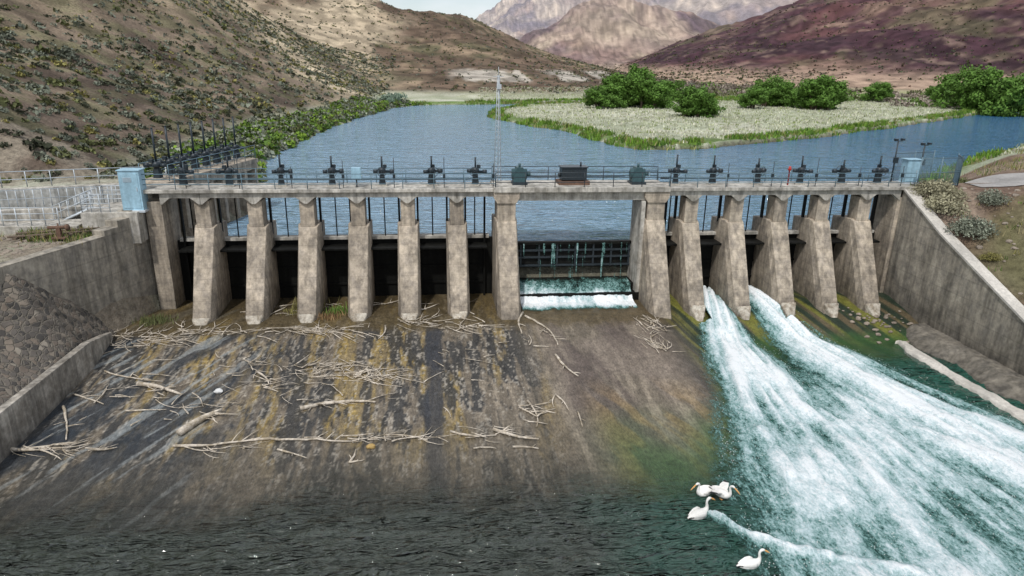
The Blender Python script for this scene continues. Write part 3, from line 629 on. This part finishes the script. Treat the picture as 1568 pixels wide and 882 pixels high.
t=np.linspace(0,1,120)[:,None];u=np.linspace(-2.4,2.4,9)[None];cxr=39.2+60*t;cyr=46.8+3.5*np.sin(t*2.5)+12*t*t;gx=cxr+u*.0;gy=cyr+u
gz=ground(gx,gy);gz=np.maximum(gz,gz.mean(1,keepdims=True))+.05;grid("gravel_road",gx,gy,gz,M_road)
# ------------------------------------------------------------ driftwood
def apz(p):
    z=.6
    for _ in range(4):
        q=site(p[0],p[1],z);z=float(ap(np.array([q.x]),np.array([q.y]))[0])
    return Vector((q.x,q.y,z))
def stick(b,p,q,r,fork=0,mi=0):
    L_=(q-p).length;n=max(4,int(L_/.4));pts=[];side=(q-p).cross(Vector((0,0,1))).normalized();c=random.uniform(-.12,.12)*L_
    for i in range(n+1):
        t=i/n;pts.append(p.lerp(q,t)+side*(c*math.sin(t*math.pi)+random.uniform(-.03,.03)*L_*.4)+Vector((0,0,r*.8+random.uniform(0,.03))))
    b.tube(pts,[r*(1-.55*i/n)*random.uniform(.85,1.15) for i in range(n+1)],7,mi)
    for k in range(fork):
        i=random.randint(1,n-1);d=((q-p).normalized()*.6+side*random.choice([-1,1])*random.uniform(.4,1)+Vector((0,0,random.uniform(0,.4)))).normalized()
        l=L_*random.uniform(.15,.35);b.tube([pts[i],pts[i]+d*l*.5+Vector((0,0,.03)),pts[i]+d*l],[r*.5,r*.35,r*.12],5,mi)
logs=[(212,590,278,607,.13),(275,668,340,632,.20),(460,628,575,618,.11),(265,685,400,672,.07),(385,675,540,678,.07),(590,668,655,676,.06),(690,662,760,668,.06),(755,660,825,675,.09),
(785,686,825,688,.06),(725,688,760,688,.05),(535,710,545,690,.06),(535,709,558,706,.05),(143,690,180,687,.07),(97,625,103,675,.07),(113,605,160,620,.05),(0,690,60,692,.11),(60,690,120,680,.08),
(805,485,855,530,.07),(850,545,885,578,.08),(850,605,848,625,.05),(850,605,870,630,.05),(885,632,892,655,.05),(795,625,822,640,.06),(808,615,822,655,.06),(160,570,250,585,.05),
(425,690,470,703,.05),(393,570,412,590,.07),(590,500,580,520,.06),(680,625,690,640,.04),(800,480,800,512,.08),(325,640,335,650,.04),(440,470,400,488,.05),(620,480,672,466,.06)]
for l in logs:
    b=MB();stick(b,apz(l[:2]),apz(l[2:4]),l[4],2 if l[4]>.06 else 1);b.obj("driftwood_log",[M_wood])
clumps=[(235,522,60,12,44),(330,510,90,7,40),(480,508,80,6,50),(500,570,60,12,60),(565,578,35,8,36),(540,676,60,6,14),(370,560,60,14,14),(410,590,20,10,10),(640,495,40,6,20),(720,502,40,6,26),
(1003,505,20,12,26),(1012,535,14,12,20),(820,520,30,16,8),(810,632,14,12,8),(640,672,40,6,12),(50,692,50,5,14),(110,690,40,8,10),(330,690,60,6,10),(440,600,120,40,20),(700,560,100,60,16),(200,600,90,50,22),(760,665,60,10,10),(400,480,60,6,10),(560,470,120,5,16),(180,530,30,8,16),(300,620,120,50,16)]
for cxp,cyp,sx,sy,n in clumps:
    b=MB()
    for k in range(n):
        p=apz((cxp+random.gauss(0,.5)*sx,cyp+random.gauss(0,.5)*sy));a=random.gauss(0,.5)+random.choice([0,0,0,math.pi/2]);
        if cxp>990: a=random.gauss(1.4,.5)
        l=random.uniform(.4,1.9) if n>12 else random.uniform(.4,1.3)
        q=p+Vector((math.cos(a)*l,math.sin(a)*l,0));q.z=float(ap(np.array([q.x]),np.array([q.y]))[0]);up=random.uniform(0,.15)
        stick(b,p+Vector((0,0,up)),q+Vector((0,0,up*random.random())),random.uniform(.012,.042),random.choice([0,1]))
    b.obj("driftwood_pile",[M_wood])
import bmesh
from mathutils import noise as mn
def rockmesh(b,c,r,mi=0):
    bm=bmesh.new();bmesh.ops.create_icosphere(bm,subdivisions=2,radius=1);sd=random.uniform(0,99)
    vs=[Vector(c)+Vector((v.co.x*r*1.2,v.co.y*r,v.co.z*r*.7))*(1+.35*mn.noise(v.co*1.3+Vector((sd,0,0)))) for v in bm.verts]
    fs=[tuple(v.index for v in f.verts) for f in bm.faces];bm.free();b.add(vs,fs,mi,False)
b=MB();p=apz((335,602));rockmesh(b,(p.x,p.y,p.z+.12),.18);b.obj("pale_boulder",[M_white])
b=MB();p=apz((568,686));rockmesh(b,(p.x,p.y,p.z+.08),.17);b.obj("yellow_boulder",[mat("ochre_rock",(.4,.27,.1),.9)])
b=MB();
for k in range(320):
    if k<200: x=random.uniform(33.9,44);y=random.uniform(30,44)
    else: x=random.uniform(-27,-20.5);y=random.uniform(37,43)
    z=float(ground(np.array([x]),np.array([y]))[0])
    if z<2: continue
    rockmesh(b,(x,y,z),random.uniform(.05,.2))
for k in range(60): x=random.uniform(28,32.5);y=random.uniform(38,42);rockmesh(b,(x,y,float(ap(np.array([x]),np.array([y]))[0])+.05),random.uniform(.05,.16))
b.obj("scattered_rocks",[mat("field_stone",(.24,.2,.16),.9,6,.3)])
# ------------------------------------------------------------ pelicans
M_feath=mat("white_feathers",(.78,.76,.72),.8,14,.1,.2,.01);M_blk=mat("black_flight_feathers",(.02,.02,.02),.6);M_bill=mat("orange_bill",(.70,.36,.12),.45,8,.15,0)
def pelican(x,y,z,head,openw=0,stand=False,up=0,s=1.0):
    b=MB();T=Matrix.Translation((x,y,z+up))@Matrix.Rotation(head,4,'Z')@Matrix.Scale(s,4)
    b.loft([(-.66,.20,.05,.015),(-.58,.20,.09,.03),(-.46,.18,.15,.08),(-.28,.16,.215,.14),(-.05,.14,.25,.18),(.14,.14,.245,.185),(.29,.17,.19,.17),(.38,.24,.12,.12),(.425,.34,.072,.08),(.42,.45,.055,.06),
            (.385,.56,.05,.052),(.385,.66,.05,.05),(.43,.735,.055,.055),(.50,.76,.065,.06),(.57,.745,.05,.048),(.615,.725,.03,.03)],14,0,T)
    b.loft([(.57,.738,.035,.028),(.66,.69,.03,.035),(.76,.62,.026,.042),(.86,.545,.02,.022),(.91,.505,.010,.01)],8,2,T)
    for sd in(-1,1):
        b.loft([(.22,.23,.03,.06,sd*.2),(.08,.24,.06,.12,sd*.225),(-.15,.25,.06,.12,sd*.205),(-.38,.25,.05,.08,sd*.14),(-.55,.235,.03,.04,sd*.08)],10,0,T)
        b.loft([(-.34,.25,.025,.05,sd*.165),(-.48,.235,.03,.04,sd*.12),(-.66,.215,.015,.02,sd*.05)],8,1,T)
        vs=[T@Vector((.53+.012*math.cos(a)*1,sd*.055,.765+.012*math.sin(a))) for a in np.linspace(0,6.28,7)[:-1]];b.add(vs+[T@Vector((.53,sd*.067,.765))],[(i,(i+1)%6,6) for i in range(6)],1)
        if stand:
            b.tube([T@Vector((-.02,sd*.1,.02)),T@Vector((.02,sd*.11,-up/s*.5)),T@Vector((-.02,sd*.12,-up/s))],[.03,.018,.018],6,2)
            b.add([T@Vector(v) for v in((-.04,sd*.12,-up/s+.01),(.13,sd*.12-.07,-up/s+.01),(.15,sd*.12,-up/s+.015),(.13,sd*.12+.07,-up/s+.01))],[(0,1,2,3)],2)
        if openw:
            r=[(.14,.26,sd*.18),(.15,.40,sd*.34),(.05,.47,sd*.58)];t_=[(-.26,.24,sd*.16),(-.30,.36,sd*.36),(-.26,.40,sd*.58)]
            tipv=(-.30,.42,sd*.80)
            f3=lambda p:T@Vector((p[0],p[2],p[1]))
            v=[f3(p) for p in r+t_+[tipv]];v+=[p+Vector((0,0,-.035)) for p in v]
            b.add(v,[(0,1,4,3),(1,2,5,4),(7,10,11,8),(8,11,12,9),(0,7,8,1),(1,8,9,2)],0);b.add(v,[(2,6,5),(9,12,13),(2,9,13,6),(5,6,13,12),(3,4,11,10),(4,5,12,11)],1)
    return b.obj("white_pelican",[M_feath,M_blk,M_bill])
p=site(1070,792,0);pelican(p.x,p.y,.0,math.radians(25),s=.95)
p=site(1078,757,0);pelican(p.x,p.y,.0,math.radians(-160),s=.85)
p=site(1104,762,0);pelican(p.x,p.y,.0,math.radians(-50),1,True,up=.10,s=.85)
p=site(1148,868,0);pelican(p.x,p.y,.0,math.radians(10),s=.85)
# ------------------------------------------------------------ vegetation
def leafcloud(name,P,r,hf,k,col,size=.32,mt=M_leaf,upb=.0):
    n=len(P);a=rng.uniform(0,2*np.pi,(n,k));el=np.arcsin(rng.uniform(-.1,1,(n,k)));rad=rng.uniform(.35,1.08,(n,k))**.6
    c=np.stack([np.cos(a)*np.cos(el)*rad,np.sin(a)*np.cos(el)*rad,np.sin(el)*rad*hf],-1)*r[:,None,None]
    c*=(1+.35*(rng.rand(n,k,1)-.5));c=c+P[:,None,:]
    t1=rng.normal(size=(n,k,3));t1[...,2]*=1-upb;t1/=np.linalg.norm(t1,axis=-1,keepdims=True)
    t2=np.cross(t1,rng.normal(size=(n,k,3)));t2/=np.linalg.norm(t2,axis=-1,keepdims=True)
    s=(size*r[:,None]*rng.uniform(.5,1.2,(n,k)))[...,None]
    V=np.stack([c-t1*s-t2*s*.5,c+t1*s*.3-t2*s*.6,c+t1*s+t2*s*.4,c-t1*s*.4+t2*s*.7],2)
    cc=col[:,None,:]*rng.uniform(.6,1.35,(n,k,1));cc=np.repeat(cc[:,:,None,:],4,2)
    return bulk(name,V,np.arange(n*k*4).reshape(-1,4),mt,cc)
SAGE=C(.17,.185,.14);OLI=C(.11,.12,.05);GRN=C(.10,.17,.035);YEL=C(.22,.20,.07);DK=C(.065,.072,.045)
def pick(n,pal,pr):
    pal=np.array(pal);i=rng.choice(len(pal),n,p=pr);return pal[i]*rng.uniform(.75,1.25,(n,1))
def cull(x,y):
    b=np.degrees(np.arctan2(x,y));return (b>-37)&(b<50)
n=46000;yy=rng.uniform(56,330,n);xx=rng.uniform(-210,-14,n);Zg,Dg,Hg,_=ground(xx,yy,True)
k=(Hg>.35)&(Dg>2)&cull(xx,yy)&(fbm(xx/14,yy/14,111)+rng.uniform(-.3,.3,n)>.47);xx,yy,Zg=xx[k],yy[k],Zg[k]
dist=np.hypot(xx,yy);nr=dist<135
for nm,kk,lv in(("sagebrush",nr,50),("sagebrush",~nr,11)):
    P=np.stack([xx,yy,Zg-.05],-1)[kk];r=rng.uniform(.22,.68,len(P))*(1+.6*(rng.rand(len(P))>.85));leafcloud(nm,P,r,.85,lv,pick(len(P),[SAGE,OLI,YEL,DK],[.45,.2,.12,.23]),.32 if lv>20 else .5)
n=14000;yy=rng.uniform(225,560,n);xx=rng.uniform(-240,220,n);Zg,Dg,Hg,_=ground(xx,yy,True);k=(Hg>1)&cull(xx,yy)&(fbm(xx/30,yy/30,112)+rng.uniform(-.3,.3,n)>.5)
P=np.stack([xx,yy,Zg],-1)[k];leafcloud("distant_sagebrush",P,rng.uniform(.3,.85,len(P)),.8,7,pick(len(P),[SAGE*.8,OLI,DK],[.4,.35,.25]),.6)
n=6000;be=np.radians(rng.uniform(13,46,n));rr=rng.uniform(380,950,n);xx=np.sin(be)*rr;yy=np.cos(be)*rr;Zg=ground(xx,yy);k=fbm(xx/60,yy/60,113)+rng.uniform(-.2,.2,n)>.5
P=np.stack([xx,yy,Zg],-1)[k];leafcloud("distant_scrub",P,rng.uniform(.5,1.4,len(P)),.7,6,pick(len(P),[DK*.9,OLI*.7,C(.12,.08,.06)],[.4,.3,.3]),.6)
def along(pts,n,w0,w1):
    pts=np.array(pts,float);seg=np.hypot(*(pts[1:]-pts[:-1]).T);cum=np.concatenate([[0],np.cumsum(seg)]);s=rng.uniform(0,cum[-1],n);i=np.clip(np.searchsorted(cum,s)-1,0,len(seg)-1)
    t=((s-cum[i])/seg[i])[:,None];p=pts[i]*(1-t)+pts[i+1]*t;d=(pts[i+1]-pts[i])/seg[i][:,None];nn=np.stack([-d[:,1],d[:,0]],-1);return p+nn*rng.uniform(w0,w1,(n,1))
p=along(PP[1:9],2400,0,9)
Zg,Dg,_,_=ground(p[:,0],p[:,1],True);k=(Dg>.1)&(Dg<10);P=np.stack([p[:,0],p[:,1],Zg-.1],-1)[k]
leafcloud("riverbank_bushes",P,rng.uniform(.4,1.2,len(P)),1.0,60,pick(len(P),[GRN,OLI,SAGE*1.25,C(.16,.25,.035)],[.25,.2,.37,.18]),.27)
def blades(name,x,y,z,h,col,w=.12,k=7):
    n=len(x);P=np.stack([x,y,z],-1)[:,None,:]+np.concatenate([rng.normal(0,.3,(n,k,2)),np.zeros((n,k,1))],-1)
    a=rng.uniform(0,np.pi,(n,k));dr=np.stack([np.cos(a),np.sin(a),0*a],-1)*w;H_=(h[:,None]*rng.uniform(.6,1.2,(n,k)))[...,None];ln=np.concatenate([rng.normal(0,.22,(n,k,2)),np.ones((n,k,1))],-1)*H_
    V=np.stack([P-dr,P+dr,P+dr*.3+ln,P-dr*.3+ln],2);cc=np.repeat((col[:,None,:]*rng.uniform(.7,1.3,(n,k,1)))[:,:,None,:],4,2);return bulk(name,V,np.arange(n*k*4).reshape(-1,4),M_leaf,cc)
p=np.concatenate([along(PP[13:31],9000,-4,4),along(PP[8:13],3000,-4,4),along(PP[31:40],3000,-4,4)])
Zg,Dg,_,_=ground(p[:,0],p[:,1],True);k=(Dg>-.4)&(Dg<3.2)&(p[:,1]>52)&(fbm(p[:,0]/5,p[:,1]/5,77)>.40);p=p[k];Zg=Zg[k];blades("shore_reeds",p[:,0],p[:,1],np.maximum(Zg-.1,PZ-.1),rng.uniform(.35,.9,len(p)),pick(len(p),[C(.15,.26,.035),C(.09,.17,.03),C(.26,.25,.10)],[.5,.3,.2]))
n=26000;be=np.radians(rng.uniform(4,50,n));rr=np.sqrt(rng.uniform(95**2,330**2,n));xx=np.sin(be)*rr;yy=np.cos(be)*rr;Zg,Dg,Hg,_=ground(xx,yy,True);k=(Dg>2)&(Hg<2.5)&(xx>10);xx,yy,Zg=xx[k],yy[k],Zg[k]
blades("meadow_grass",xx,yy,Zg-.05,rng.uniform(.2,.5,len(xx)),pick(len(xx),[C(.48,.49,.38),C(.40,.42,.28),C(.54,.52,.42),C(.22,.27,.09)],[.4,.3,.2,.1]),.14,4)
n=1500;yy=rng.uniform(36.5,43.5,n);xx=rng.uniform(-28,-20,n);Zg=ground(xx,yy);k=(fbm(xx/1.5,yy/1.5,5)>.52)&(Zg>6);blades("bank_grass",xx[k],yy[k],Zg[k],rng.uniform(.15,.45,k.sum()),pick(k.sum(),[GRN,YEL,C(.28,.24,.13)],[.3,.3,.4]),.03,9)
n=2600;yy=rng.uniform(28,75,n);xx=rng.uniform(34.2,75,n);Zg,Dg,_,_=ground(xx,yy,True);k=((fbm(xx/2.5,yy/2.5,6)>.5)&(Dg>1)&~((np.abs(yy-48)<4)&(xx>38)));blades("bank_grass",xx[k],yy[k],Zg[k],rng.uniform(.15,.45,k.sum()),pick(k.sum(),[GRN,YEL,C(.28,.24,.13)],[.3,.3,.4]),.03,9)
def bush(px,py,z,r,col,hf=.85,k=1800):
    p=site(px,py,z);zg=float(ground(np.array([p.x]),np.array([p.y]))[0]);P=[];m=16
    for i in range(m):
        a=random.uniform(0,6.28);q=random.uniform(0,.65)*r;P.append((p.x+math.cos(a)*q,p.y+math.sin(a)*q,zg+random.uniform(0,.3)*r))
    o=leafcloud("rabbitbrush",np.array(P),np.full(m,r*.55)*rng.uniform(.7,1.2,m),hf,k//m*2,np.tile(col,(m,1))*rng.uniform(.8,1.2,(m,1)),.09)
    b=MB()
    for i in range(14):
        a=random.uniform(0,6.28);b.tube([(p.x,p.y,zg-.1),(p.x+math.cos(a)*r*.3,p.y+math.sin(a)*r*.3,zg+r*.35),(p.x+math.cos(a)*r*.7,p.y+math.sin(a)*r*.7,zg+r*.6)],[.04,.025,.01],5)
    b.obj("stems",[M_bark],o)
PS=C(.32,.30,.20)
for a in[(1425,300,8.6,1.5,PS),(1414,326,8.1,1.3,PS*.9),(1448,342,7.6,1.5,PS*.85),(1442,318,8.1,1.7,PS),(1500,322,8.5,1.45,SAGE*1.2),(1518,308,8.7,1.2,SAGE*1.1),(1545,385,7.2,1.4,OLI*1.0),(1566,400,7.0,1.4,GRN*.7),(1475,262,9,1.1,OLI*1.1),(1400,298,8.6,.9,PS),(1530,345,8,.6,YEL),(1460,300,8.8,1.0,PS),(1555,440,5.5,1.0,GRN*.7)]: bush(*a)
def tuft(px,py,z,n,h,col):
    p=site(px,py,z);blades("grass_tuft",p.x+rng.normal(0,.35,n),p.y+rng.normal(0,.2,n),np.full(n,z-.05),rng.uniform(.5,1,n)*h,np.tile(col,(n,1)),.03,6)
tuft(470,470,1.4,40,.7,C(.22,.2,.08));tuft(520,478,1.35,26,.5,GRN*1.3);tuft(505,485,1.35,30,.4,C(.25,.16,.08));tuft(240,492,1.35,40,.5,OLI*1.4);tuft(455,478,1.3,20,.4,YEL)
def treemesh(seed,Ht=7.,Wd=7.):
    random.seed(seed);r=np.random.RandomState(seed);b=MB();tips=[]
    for s in range(3):
        a0=random.uniform(0,6.28);base=Vector((math.cos(a0)*.3,math.sin(a0)*.3,-.3));top=base+Vector((math.cos(a0)*Wd*.12,math.sin(a0)*Wd*.12,Ht*.6))
        pts=[base.lerp(top,i/4)+Vector((random.uniform(-.15,.15),random.uniform(-.15,.15),0)) for i in range(5)];b.tube(pts,[.22,.18,.14,.1,.06],7,0);tips.append(top)
        for k in range(11):
            t=random.uniform(.08,1);p=base.lerp(top,t);a=random.uniform(0,6.28);l=Wd*.5*random.uniform(.4,.9)*(1.15-.5*t);q=p+Vector((math.cos(a)*l,math.sin(a)*l,Ht*random.uniform(-.04,.32)))
            m_=p.lerp(q,.5)+Vector((0,0,.25));b.tube([p,m_,q],[.09,.055,.02],5,0);tips+= [q,m_]
    n=len(tips);cen=np.array([tuple(t) for t in tips]);k=130;cr=r.uniform(.6,1.25,n)*Wd/7
    dirs=r.normal(size=(n,k,3));dirs/=np.linalg.norm(dirs,axis=-1,keepdims=True);rad=r.uniform(.25,1.05,(n,k,1))**.6
    c=cen[:,None,:]+dirs*rad*cr[:,None,None]*np.array([1.1,1.1,.8]);c[...,2]=np.maximum(c[...,2],.15)
    t1=r.normal(size=(n,k,3));t1/=np.linalg.norm(t1,axis=-1,keepdims=True);t2=np.cross(t1,dirs);t2/=np.linalg.norm(t2,axis=-1,keepdims=True)+1e-6
    s=r.uniform(.10,.24,(n,k,1));V=np.stack([c-t1*s,c-t2*s*.8,c+t1*s,c+t2*s*.8],2).reshape(-1,3)
    nv=len(b.v);b.v+=[tuple(v) for v in V.tolist()]
    for i in range(n*k): b.f.append((nv+i*4,nv+i*4+1,nv+i*4+2,nv+i*4+3));b.m.append(1);b.sm.append(False)
    me=bpy.data.meshes.new("cottonwood");me.from_pydata(b.v,[],b.f);me.materials.append(M_bark);me.materials.append(M_tree);me.polygons.foreach_set('material_index',b.m);return me
TM=[treemesh(s) for s in(1,2,3,4)]
trees=[(915,166,32,46),(932,165,44,52),(950,164,52,56),(966,162,56,56),(982,165,50,56),(1003,166,46,54),(1018,160,38,46),(1045,178,40,56),(1065,179,44,56),(1084,178,34,44),(1150,166,32,48),(1168,163,36,46),(1184,162,42,52),(1208,164,34,46),(1228,166,40,48),(1245,168,46,58),(1262,168,48,56),(1278,167,42,46),(1340,156,30,42),(1458,164,48,52),(1480,168,62,64),(1505,170,66,66),(1528,171,64,66),(1556,174,70,74),(1590,172,60,70),(1430,150,20,30)]
for i,(px,py,hp_,wp) in enumerate(trees):
    p=site(px,py,5.8);zg=float(ground(np.array([p.x]),np.array([p.y]))[0]);dep=(Vector((p.x,p.y,zg))-Vector((0,0,HC))).dot(F)
    o=link(bpy.data.objects.new("cottonwood_tree",TM[i%4]));o.location=(p.x,p.y,zg);hs=hp_/1045*dep/7/.85;ws=wp/1045*dep/7/.90;o.scale=(ws,ws,hs);o.rotation_euler=(0,0,i*1.7)
n=1100;be=np.radians(rng.uniform(14,46,n));rr=rng.uniform(250,400,n);xx=np.sin(be)*rr;yy=np.cos(be)*rr;Zg,Dg,Hg,_=ground(xx,yy,True);k=(Dg>2)&(fbm(xx/25,yy/25,7)>.48);P=np.stack([xx,yy,Zg],-1)[k]
leafcloud("valley_brush",P,rng.uniform(1.2,3.0,len(P)),.9,40,pick(len(P),[C(.22,.18,.15),OLI,GRN,C(.27,.23,.19)],[.4,.15,.2,.25]),.22)
p=site(600,160,5.5);Pc=np.stack([p.x+rng.normal(0,1.6,26),p.y+rng.normal(0,2,26),np.full(26,5.8)+rng.uniform(0,1.6,26)],-1);leafcloud("russian_olive_bush",Pc,rng.uniform(.7,1.3,26),1,90,np.tile(C(.20,.27,.20),(26,1)),.2)
# ------------------------------------------------------------ light
sd=Vector((-.45,-1,1.6)).normalized();el=math.asin(sd.z);az_=math.atan2(sd.x,sd.y)
W=bpy.data.worlds.new("World");S.world=W;W.use_nodes=True;N=W.node_tree.nodes;L=W.node_tree.links
bg=N['Background'];bg.inputs[1].default_value=.125
sk=N.new('ShaderNodeTexSky');sk.sky_type='NISHITA';sk.sun_disc=False;sk.sun_elevation=el;sk.sun_rotation=az_
tc=N.new('ShaderNodeTexCoord');mp=N.new('ShaderNodeMapping');mp.inputs['Scale'].default_value=(1,1,2.6);L.new(tc.outputs['Generated'],mp.inputs[0])
nn=N.new('ShaderNodeTexNoise');nn.inputs['Scale'].default_value=2.4;nn.inputs['Detail'].default_value=7;L.new(mp.outputs[0],nn.inputs['Vector'])
cr=N.new('ShaderNodeMapRange');cr.inputs[1].default_value=.36;cr.inputs[2].default_value=.56;L.new(nn.outputs['Fac'],cr.inputs[0])
mx=N.new('ShaderNodeMix');mx.data_type='RGBA';L.new(cr.outputs[0],mx.inputs[0]);L.new(sk.outputs[0],mx.inputs[6]);mx.inputs[7].default_value=(7.3,7.6,8.0,1);L.new(mx.outputs[2],bg.inputs[0])
sl=bpy.data.lights.new("sun",'SUN');sl.energy=2.6;sl.angle=math.radians(2);sl.color=(1,.97,.93);so=link(bpy.data.objects.new("sun",sl));so.rotation_euler=(-sd).to_track_quat('-Z','Y').to_euler()
